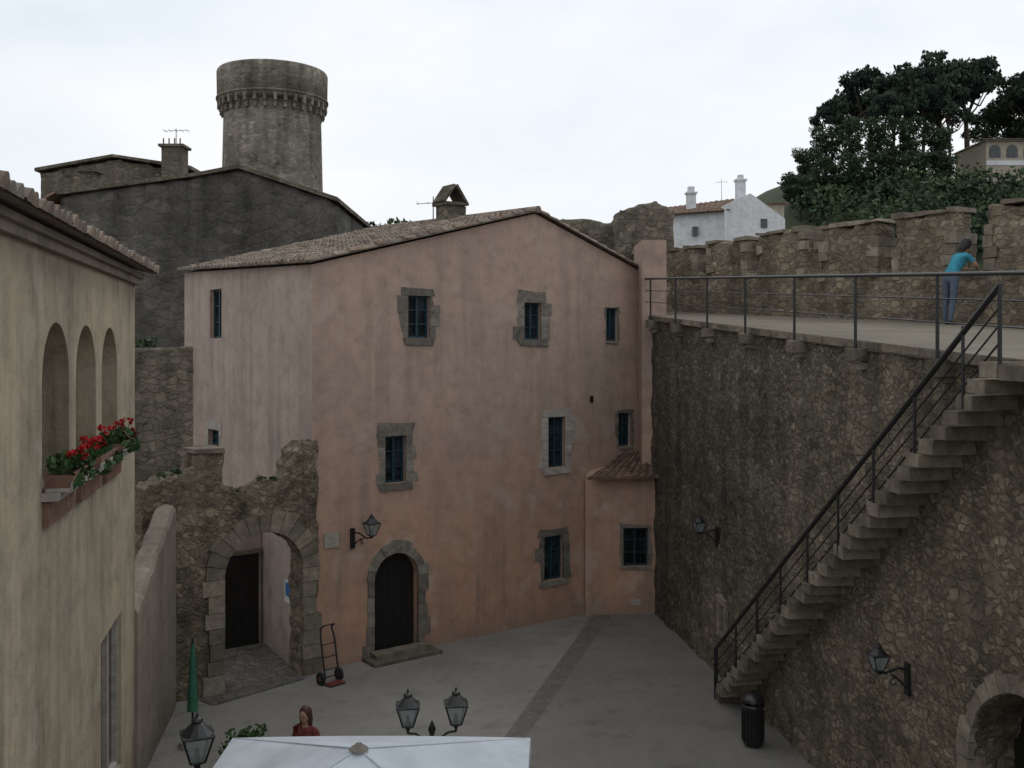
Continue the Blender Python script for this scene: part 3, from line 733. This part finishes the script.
# ============================================================ PARASOL, LAMP POSTS, PLANTS
U=empty('parasol',(-1.54,10.05,0)); x=MB(); hw=1.76; ze,zp=2.42,3.0; N=12
rim=[]
for i in range(4*N):
    s,k=divmod(i,N); t=-1+2*k/N; c=[(t,-1),(1,t),(-t,1),(-1,-t)][s]; sag=.05*(1-t*t)
    rim.append(Vector((c[0]*hw*(1-sag*.6),c[1]*hw*(1-sag*.6),ze+sag*.9)))
rings=[0,.12,.3,.5,.7,.85,1.0]; vs=[]
for q in rings:
    for p in rim:
        edge=min(abs(p.x),abs(p.y))/max(abs(p.x),abs(p.y),1e-6)
        z=zp+(p.z-zp)*q - .06*math.sin(math.pi*q)*(1-edge**2)
        vs.append((p.x*q if q else p.x*.001,p.y*q if q else p.y*.001,z))
n4=4*N
fs=[(k*n4+i,k*n4+(i+1)%n4,(k+1)*n4+(i+1)%n4,(k+1)*n4+i) for k in range(len(rings)-1) for i in range(n4)]
x.add(vs,fs,0,True)
vs=[tuple(p) for p in rim]+[(p.x*1.005,p.y*1.005,p.z-.16) for p in rim]
x.add(vs,[(i,(i+1)%n4,(i+1)%n4+n4,i+n4) for i in range(n4)],0,True)
for sx,sy in ((1,1),(-1,1),(1,-1),(-1,-1)):
    x.cyl((0,0,zp+.006),(sx*hw*.985,sy*hw*.985,ze+.006),.009,.009,6,0); x.cyl((0,0,2.2),(sx*.9,sy*.9,2.66),.012,.012,6,1)
x.cyl((0,0,0),(0,0,zp+.03),.028,.028,12,1); x.lathe((0,0,zp-.005),[(.10,0),(.08,.025),(.04,.035),(.035,.06),(0,.07)],14,3)
x.cyl((0,0,0),(0,0,.12),.35,.3,20,2)
x.obj('canopy_pole_and_base',['canvas','iron','plaza','greyblock'],U)
Lp=empty('street_lamp',(-1.0,12.5,0),.12); x=MB()
x.lathe((0,0,0),[(.0,0),(.16,0),(.16,.12),(.1,.18),(.075,.5),(.05,.7),(.04,1.9),(.055,2.0),(.035,2.05),(.03,2.2),(.05,2.26),(.01,2.36)],14,0)
for sg in (-1,1):
    pts=[Vector((0,0,2.0)),Vector((sg*.1,0,2.14)),Vector((sg*.2,0,2.21)),Vector((sg*.3,0,2.22)),Vector((sg*.3,0,2.28))]; x.tube(pts,.016)
    c=Vector((sg*.13,0,2.07)); x.tube([c+Vector((math.cos(t*.7)*.05,0,math.sin(t*.7)*.05)) for t in range(9)],.009)
    lantern(x,(sg*.3,0,2.29),.50)
x.obj('post_and_lanterns',['iron','lglass'],Lp)
Lp=empty('street_lamp',(-3.62,11.5,0),.4); x=MB()
x.lathe((0,0,0),[(.0,0),(.16,0),(.16,.12),(.1,.18),(.075,.5),(.05,.7),(.04,2.05),(.055,2.15),(.03,2.22)],14,0)
lantern(x,(0,0,2.24),.62); x.obj('post_and_lantern',['iron','lglass'],Lp)
def pot(name,loc,r,h,blobs,leaf=.05):
    e=empty(name,loc); x=MB(); x.lathe((0,0,0),[(0,0),(r*.7,0),(r,h*.9),(r*1.1,h*.9),(r*1.1,h),(r*.9,h),(r*.85,h*.9),(0,h*.9)],18); x.obj('pot','terra',e)
    st=MB()
    for b in blobs[:8]: st.cyl((0,0,h*.8),(b[0],b[1],b[2]),.012,.006,5)
    st.obj('stems','bark',e)
    foliage('leaves',blobs,leaf,'leaf3',e,.7)
rb=lambda n,r,z0,z1,s,c,t:[(random.uniform(-r,r),random.uniform(-r,r),random.uniform(z0,z1),s,s,s,c,t) for _ in range(n)]
pot('potted_shrub',(-4.55,16.9,0),.2,.22,rb(13,.30,.25,.55,.12,34,.3),.04)
fp=empty('folded_parasol',(-5.62,17.6,0)); x=MB(); x.cyl((0,0,0),(0,0,1.9),.022,.022,8,1); x.cyl((0,0,0),(0,0,.1),.25,.22,16,2)
n=16; vs=[]
for (r,z) in ((.02,1.82),(.04,1.6),(.06,1.1),(.08,.62)):
    for i in range(n): rr=r*(1+.28*(-1)**i); t=2*math.pi*i/n; vs.append((rr*math.cos(t),rr*math.sin(t),z))
x.add(vs,[(k*n+i,k*n+(i+1)%n,(k+1)*n+(i+1)%n,(k+1)*n+i) for k in range(3) for i in range(n)],0,True)
x.obj('folded_canvas',['green_cloth','iron','plaza'],fp)
ht=empty('hand_truck',(-3.95,21.05,0),TH+.15); x=MB()
for sx in (-.17,.17):
    x.tube([Vector((sx,-.28,.12)),Vector((sx,-.12,.9)),Vector((sx*.8,-.06,1.12)),Vector((sx*.8,-.16,1.2))],.020,8,0)
    c=Vector((sx*1.35,-.2,.13)); x.cyl(c-Vector((.03,0,0)),c+Vector((.03,0,0)),.13,.13,16,1); x.cyl(c-Vector((.035,0,0)),c+Vector((.035,0,0)),.055,.055,10,2)
for z,yy in ((.3,-.244),(.55,-.193),(.8,-.142)): x.cyl((-.17,yy,z),(.17,yy,z),.013,.013,6,0)
x.cyl((-.26,-.2,.13),(.26,-.2,.13),.015,.015,8,0); x.box(-.2,.2,-.5,-.27,.03,.045,2); x.cyl((-.136,-.16,1.2),(.136,-.16,1.2),.016,.016,8,0)
x.obj('frame_and_wheels',['iron','rubber','rust'],ht)
# ============================================================ BACKGROUND BUILDINGS
def wallobj(name,poly,y0,y1,mat,vox=None,amp=.06,parent=None):
    x=MB(); x.prism(poly,y0,y1); o=x.obj(name,mat,parent)
    if vox: rough(o,vox,amp,1.6)
    return o
wallobj('rubble_garden_wall',[(-14,0),(-8.3,0),(-8.3,7.05),(-9.2,7.0),(-10.4,6.95),(-14,7.1)],27.6,28.1,'ruin',.1,.05)
E=empty('grey_stone_building')
wallobj('walls',[(-17.2,0),(-6.75,0),(-6.75,12.55),(-8.0,12.95),(-10.35,13.75),(-12,13.45),(-17.2,12.75)],38,48,'dark',.16,.06,E)
x=MB(); x.prism([(-10.35,13.75),(-10.35,13.9),(-6.6,12.66),(-6.6,12.5)][::-1],37.8,48.2); x.prism([(-10.35,13.75),(-10.35,13.9),(-12,13.58),(-17.4,12.88),(-17.4,12.72),(-12,13.45)],37.8,48.2); x.obj('roof_verge','ruin',E)
tile_roof('left_lean_roof',(-18.6,37.6,11.9),(-18.6,47,11.9),(-17.2,47,12.8),(-17.2,37.6,12.8),E,'redtile')
E=empty('stone_town_house')
wallobj('walls',[(-21.2,0),(-14.6,0),(-14.6,14.9),(-15.8,15.1),(-17.9,15.45),(-18.7,15.35),(-21.2,14.85)],45.,50,'ruin',.2,.06,E)
x=MB(); x.prism([(-21.4,14.85),(-17.9,15.5),(-14.4,14.95),(-14.4,15.1),(-17.9,15.62),(-21.4,15.0)],44.8,50.2); x.obj('roof_edge','ruin',E)
x=MB(); x.box(-13.85,-13.05,39.5,40.3,13,14.9,0); x.box(-13.95,-12.95,39.4,40.4,14.9,15.0,0)
for i in range(4): x.cyl((-13.8+i*.22,39.6,15.0),(-13.8+i*.22,39.6,15.25),.03,.03,6,0)
x.obj('chimney_stack','ruin')
x=MB(); x.box(-17.1,-16.5,39.5,40.1,12.3,13.9,0); x.box(-17.2,-16.4,39.4,40.2,13.9,13.98,0); x.obj('chimney_stack','ruin')
antenna('tv_antenna',-13.4,39.9,15.0,.7,None,5)
Tw=empty('round_stone_tower',(-18.3,76.5,-.45)); x=MB()
x.lathe((0,0,0),[(4.1,0),(3.95,10),(3.75,20),(3.62,25.6)],64); x.lathe((0,0,0),[(3.5,25.6),(4.1,25.75),(4.14,28.1),(4.07,28.25),(3.6,28.25),(3.6,27.2),(0,27.2)],64)
x.obj('shaft','towerst',Tw)
x=MB(); n=34
for i in range(n):
    T=Matrix.Rotation(2*math.pi*i/n,4,'Z'); x.box(3.5,3.92,-.10,.10,24.9,25.35,0,T); x.box(3.5,4.1,-.12,.12,25.35,26.0,0,T)
x.lathe((0,0,0),[(4.12,26.0),(4.19,26.02),(4.19,26.15),(4.12,26.17)],64,0)
x.obj('corbels','towerst',Tw)
x=MB(); x.cyl((1.2,0,27.2),(1.2,0,28.7),.03,.02,6); x.obj('lightning_rod','iron',Tw)
wallobj('ruined_wall',[(-.5,6),(5.5,6),(5.5,10.6),(5.3,11.4),(4.9,11.6),(4.3,11.7),(3.6,11.6),(3.45,11.2),(2.6,11.35),(1.2,11.35),(-.5,11.2)],34,34.8,'ruin',.12,.08)
wallobj('ruined_wall_block',[(3.2,6),(5.2,6),(5.1,11.3),(4.6,11.62),(4.2,11.55),(3.4,11.3)],31.6,33.2,'ruin',.1,.08)
E=empty('white_house')
x=MB()
x.slab([(13.0,81),(16.9,78.6),(16.9,86),(13.0,88)],4,[17.6,17.6,18.6,18.6])
x.prism([(16.6,4),(21.3,4),(21.3,16.9),(18.6,18.9),(16.6,18.0)],78,88); x.obj('walls','white',E)
tile_roof('roof',(12.6,80.6,17.6),(17.0,77.9,17.6),(18.5,83,19.2),(13.4,86,18.9),E,'redtile',pitch=.4,row=.6)
x=MB(); x.box(14.3,15.0,81.5,82.2,17.6,19.4,0); x.box(14.2,15.1,81.4,82.3,19.4,19.55,0); x.box(14.4,14.9,81.6,82.1,19.55,20.0,0)
x.box(18.0,18.7,80,80.7,18.2,20.2,0); x.box(17.9,18.8,79.9,80.8,20.2,20.35,0); x.box(18.15,18.55,80.1,80.6,20.35,20.7,0); x.obj('chimneys','white',E)
x=MB()
x.box(19.4,19.9,77.93,77.99,16.2,16.9,0); x.box(14.4,14.8,79.6,80.2,15.8,16.5,0)
x.obj('windows','glass',E)
E=empty('tan_house'); x=MB(); x.box(20.8,23.4,86,94,4,19.2,0); x.obj('walls','tanw',E)
tile_roof('roof',(20.4,85.7,19.2),(23.8,85.7,19.2),(23.8,92,20.0),(20.4,92,20.0),E,'redtile',pitch=.4,row=.6)
x=MB(); x.box(21.5,22.1,85.93,85.99,17.2,18.2,0); x.obj('windows','glass',E)
antenna('tv_antenna',17.6,84,19,2.0,None,5)
def ss(t): t=max(0,min(1,t)); return t*t*(3-2*t)
def hz(x,y): return 29*ss((y-40)/90)*ss((x+5)/45)+1.5*noise.noise(Vector((x*.03,y*.03,0)))*ss((y-50)/40)-.3
x=MB(); nx,ny=70,60; vs=[]
for j in range(ny+1):
    for i in range(nx+1):
        X=-60+i*4.; Y=38+j*4.; vs.append((X,Y,hz(X,Y)))
x.add(vs,[(j*(nx+1)+i,j*(nx+1)+i+1,(j+1)*(nx+1)+i+1,(j+1)*(nx+1)+i) for j in range(ny) for i in range(nx)],0,True)
x.obj('hill','hillm')
E=empty('hillside_villa',(57.2,116,-.3)); x=MB(); x.box(-2.2,9,0,8,22,31.0,0); x.prism([(-2.5,31.0),(9.3,31.0),(9.3,31.12),(-2.5,31.12)],-.4,8.4,0); x.obj('walls','tanw',E)
x=MB()
for a in (-1.2,.8,2.8,4.8,6.8): x.prism(archpoly(a-.65,a+.65,29.1,30.6,10),-.06,.02,0)
x.obj('arched_openings','glass',E)
x=MB(); x.box(-2.2,9,-.08,-.0,28.2,28.75,0); x.obj('balcony_band','white',E)
tile_roof('roof',(-2.8,-.6,31.15),(9.6,-.6,31.15),(9.6,4,31.9),(-2.8,4,31.9),E,'redtile',pitch=.4,row=.6)
# ============================================================ TREES
def tree_meshes(kind,seed):
    random.seed(seed); np.random.seed(seed)
    bl=[]; x=MB()
    lean=random.uniform(-.8,.8)
    top=Vector((lean,random.uniform(-.5,.5),8.2)); pts=[Vector((0,0,-1)),Vector((lean*.2,0,3)),Vector((lean*.6,0,6)),top]
    rr=[.42,.34,.26,.18]
    for i in range(3): x.cyl(pts[i],pts[i+1],rr[i],rr[i+1],9)
    nb=16 if kind=='pine' else 14
    for i in range(nb):
        a=i*2.399+random.uniform(-.4,.4); q=math.sqrt((i+.5)/nb)
        if kind=='pine':
            rad=4.6*q; z=11.9-3.0*q*q+random.uniform(-1.3,.6); r=random.uniform(.85,1.6); rz=r*.66; n=int(200*r*r/1.6)+40
        else:
            rad=3.3*q*random.uniform(.5,1); z=3.5+8*(i/nb)+random.uniform(-.8,.8); rad*=1.15-.07*abs(z-6); r=random.uniform(1.0,1.9); rz=r*.85; n=int(170*r*r/1.6)+40
        c=Vector((lean+rad*math.cos(a),rad*math.sin(a),z)); tone=random.uniform(.10,.62)
        bl.append((c.x,c.y,c.z,r,r,rz,n,tone))
        for k in range(5):
            b=random.uniform(0,6.28); bl.append((c.x+r*1.0*math.cos(b),c.y+r*1.0*math.sin(b),c.z+random.uniform(-.6,.9),r*.40,r*.40,r*.3,28,min(1,tone+random.uniform(-.1,.3))))
        mid=pts[2]+(c-pts[2])*.5+Vector((0,0,-.5)); s0=pts[2] if i%2 else top
        x.cyl(s0,mid,.13,.09,6); x.cyl(mid,c,.09,.04,6)
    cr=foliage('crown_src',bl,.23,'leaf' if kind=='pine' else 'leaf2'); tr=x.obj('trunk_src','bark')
    a,b=cr.data,tr.data; bpy.data.objects.remove(cr); bpy.data.objects.remove(tr); return a,b
PM=[tree_meshes('pine',s) for s in (1,2,3,4)]; BM=[tree_meshes('broad',s) for s in (11,12,13)]
random.seed(5)
def put(kind,px,ytop,Y,w=1.):
    X=(px-512)/1000*Y; zt_=7.06+(345-ytop)/1000*Y; z0=hz(X,Y); h=max(4,zt_-z0); s=h/12.8
    a,b=random.choice(PM if kind=='pine' else BM)
    e=empty('stone_pine_tree' if kind=='pine' else 'oak_tree',(X,Y,z0),random.uniform(0,6.28)); ws=max(s,.55)*w; e.scale=(ws,ws,s)
    for nme,m in (('crown',a),('trunk',b)):
        o=bpy.data.objects.new(nme,m); S.collection.objects.link(o); o.parent=e
for px,yt,Y,w_ in ((832,100,122,.6),(872,66,124,.8),(905,66,128,.85),(938,53,121,.8),(968,52,125,.8),(1036,64,122,.8),(1008,88,128,.6),(852,84,132,.7),(922,80,119,.7),(894,90,117,.7),(950,84,118,.6)):
    put('pine',px,yt,Y,w_)
for px,yt,Y in ((806,146,112),(826,124,114),(850,116,113),(880,114,113),(910,114,113),(938,118,114),(800,172,104),(828,156,104),(856,150,103),(888,146,104),(918,146,106),(942,148,106),(985,104,128),(1015,106,128),(795,184,108)):
    put('broad',px,yt,Y,.9)
bl=[]
for i in range(95):
    px=random.uniform(812,1060); Y=random.uniform(84,106); X=(px-512)/1000*Y; z=hz(X,Y)
    r=random.uniform(1.0,2.3); bl.append((X,Y,z+r*.5+random.uniform(0,1.3),r*1.3,r,r,240,random.uniform(.12,.75)))
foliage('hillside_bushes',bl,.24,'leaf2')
bl=[]
for i in range(14):
    X=random.uniform(-9.5,-5.2); bl.append((X,55+random.uniform(-1,1),12.0+random.uniform(-.4,1.2),1.2,1,1.0,160,random.uniform(.3,.7)))
foliage('distant_bushes',bl,.2,'leaf2')
bl=[]
for i in range(6): bl.append((-10.7+random.uniform(-.5,.3),28.6+random.uniform(-.3,.3),7.0+random.uniform(-.1,.35),.25,.2,.22,45,.45))
foliage('garden_shrub',bl,.07,'leaf2')
bl=[]
TG=Matrix.Translation(HO)@Matrix.Rotation(TH,4,'Z')
for xx in (-3.2,-2.9,-1.7,-1.1,-.9,-.1):
    p=TG@Vector((xx,.1,gtop(xx)+.05)); bl.append((p.x,p.y,p.z,.13,.1,.08,22,.4))
foliage('wall_weeds',bl,.05,'leaf2')
# ============================================================ LIGHT, SKY, CAMERA
w=bpy.data.worlds.new('World'); S.world=w; w.use_nodes=True; nt=w.node_tree; bg=nt.nodes['Background']
sk=nt.nodes.new('ShaderNodeTexSky'); sk.sky_type='NISHITA'; sk.sun_disc=False; sk.sun_elevation=math.radians(48); sk.sun_rotation=math.radians(30); sk.air_density=1.2; sk.dust_density=3
tc=nt.nodes.new('ShaderNodeTexCoord'); c=mapping(nt,tc.outputs['Generated'],(1,1,2.6))
n=noi(nt,c,1.9,7,.55); cl=ramp(nt,n,[(.32,(7.3,8.1,9.0)),(.50,(8.8,9.3,9.8)),(.66,(9.8,9.9,10.))])
L(nt,mix(nt,.92,sk.outputs[0],cl),bg.inputs['Color']); bg.inputs['Strength'].default_value=.103
sl=bpy.data.lights.new('sun','SUN'); sl.energy=.5; sl.angle=math.radians(18); sl.color=(1,.97,.93); so=bpy.data.objects.new('sun',sl); S.collection.objects.link(so)
el,az=math.radians(48),math.radians(30)
d=Vector((math.sin(az)*math.cos(el),math.cos(az)*math.cos(el),math.sin(el))); so.rotation_euler=(d).to_track_quat('Z','Y').to_euler()
cam=bpy.data.cameras.new('camera'); co=bpy.data.objects.new('camera',cam); S.collection.objects.link(co); co.location=(0,0,7.06); co.rotation_euler=(math.pi/2,0,0)
cam.sensor_width=36; cam.lens=36*1000/1024; cam.shift_y=-39/1024; cam.clip_end=3000; cam.clip_start=.1
S.camera=co
S.view_settings.view_transform='Standard'; S.view_settings.look='None'; S.view_settings.exposure=0
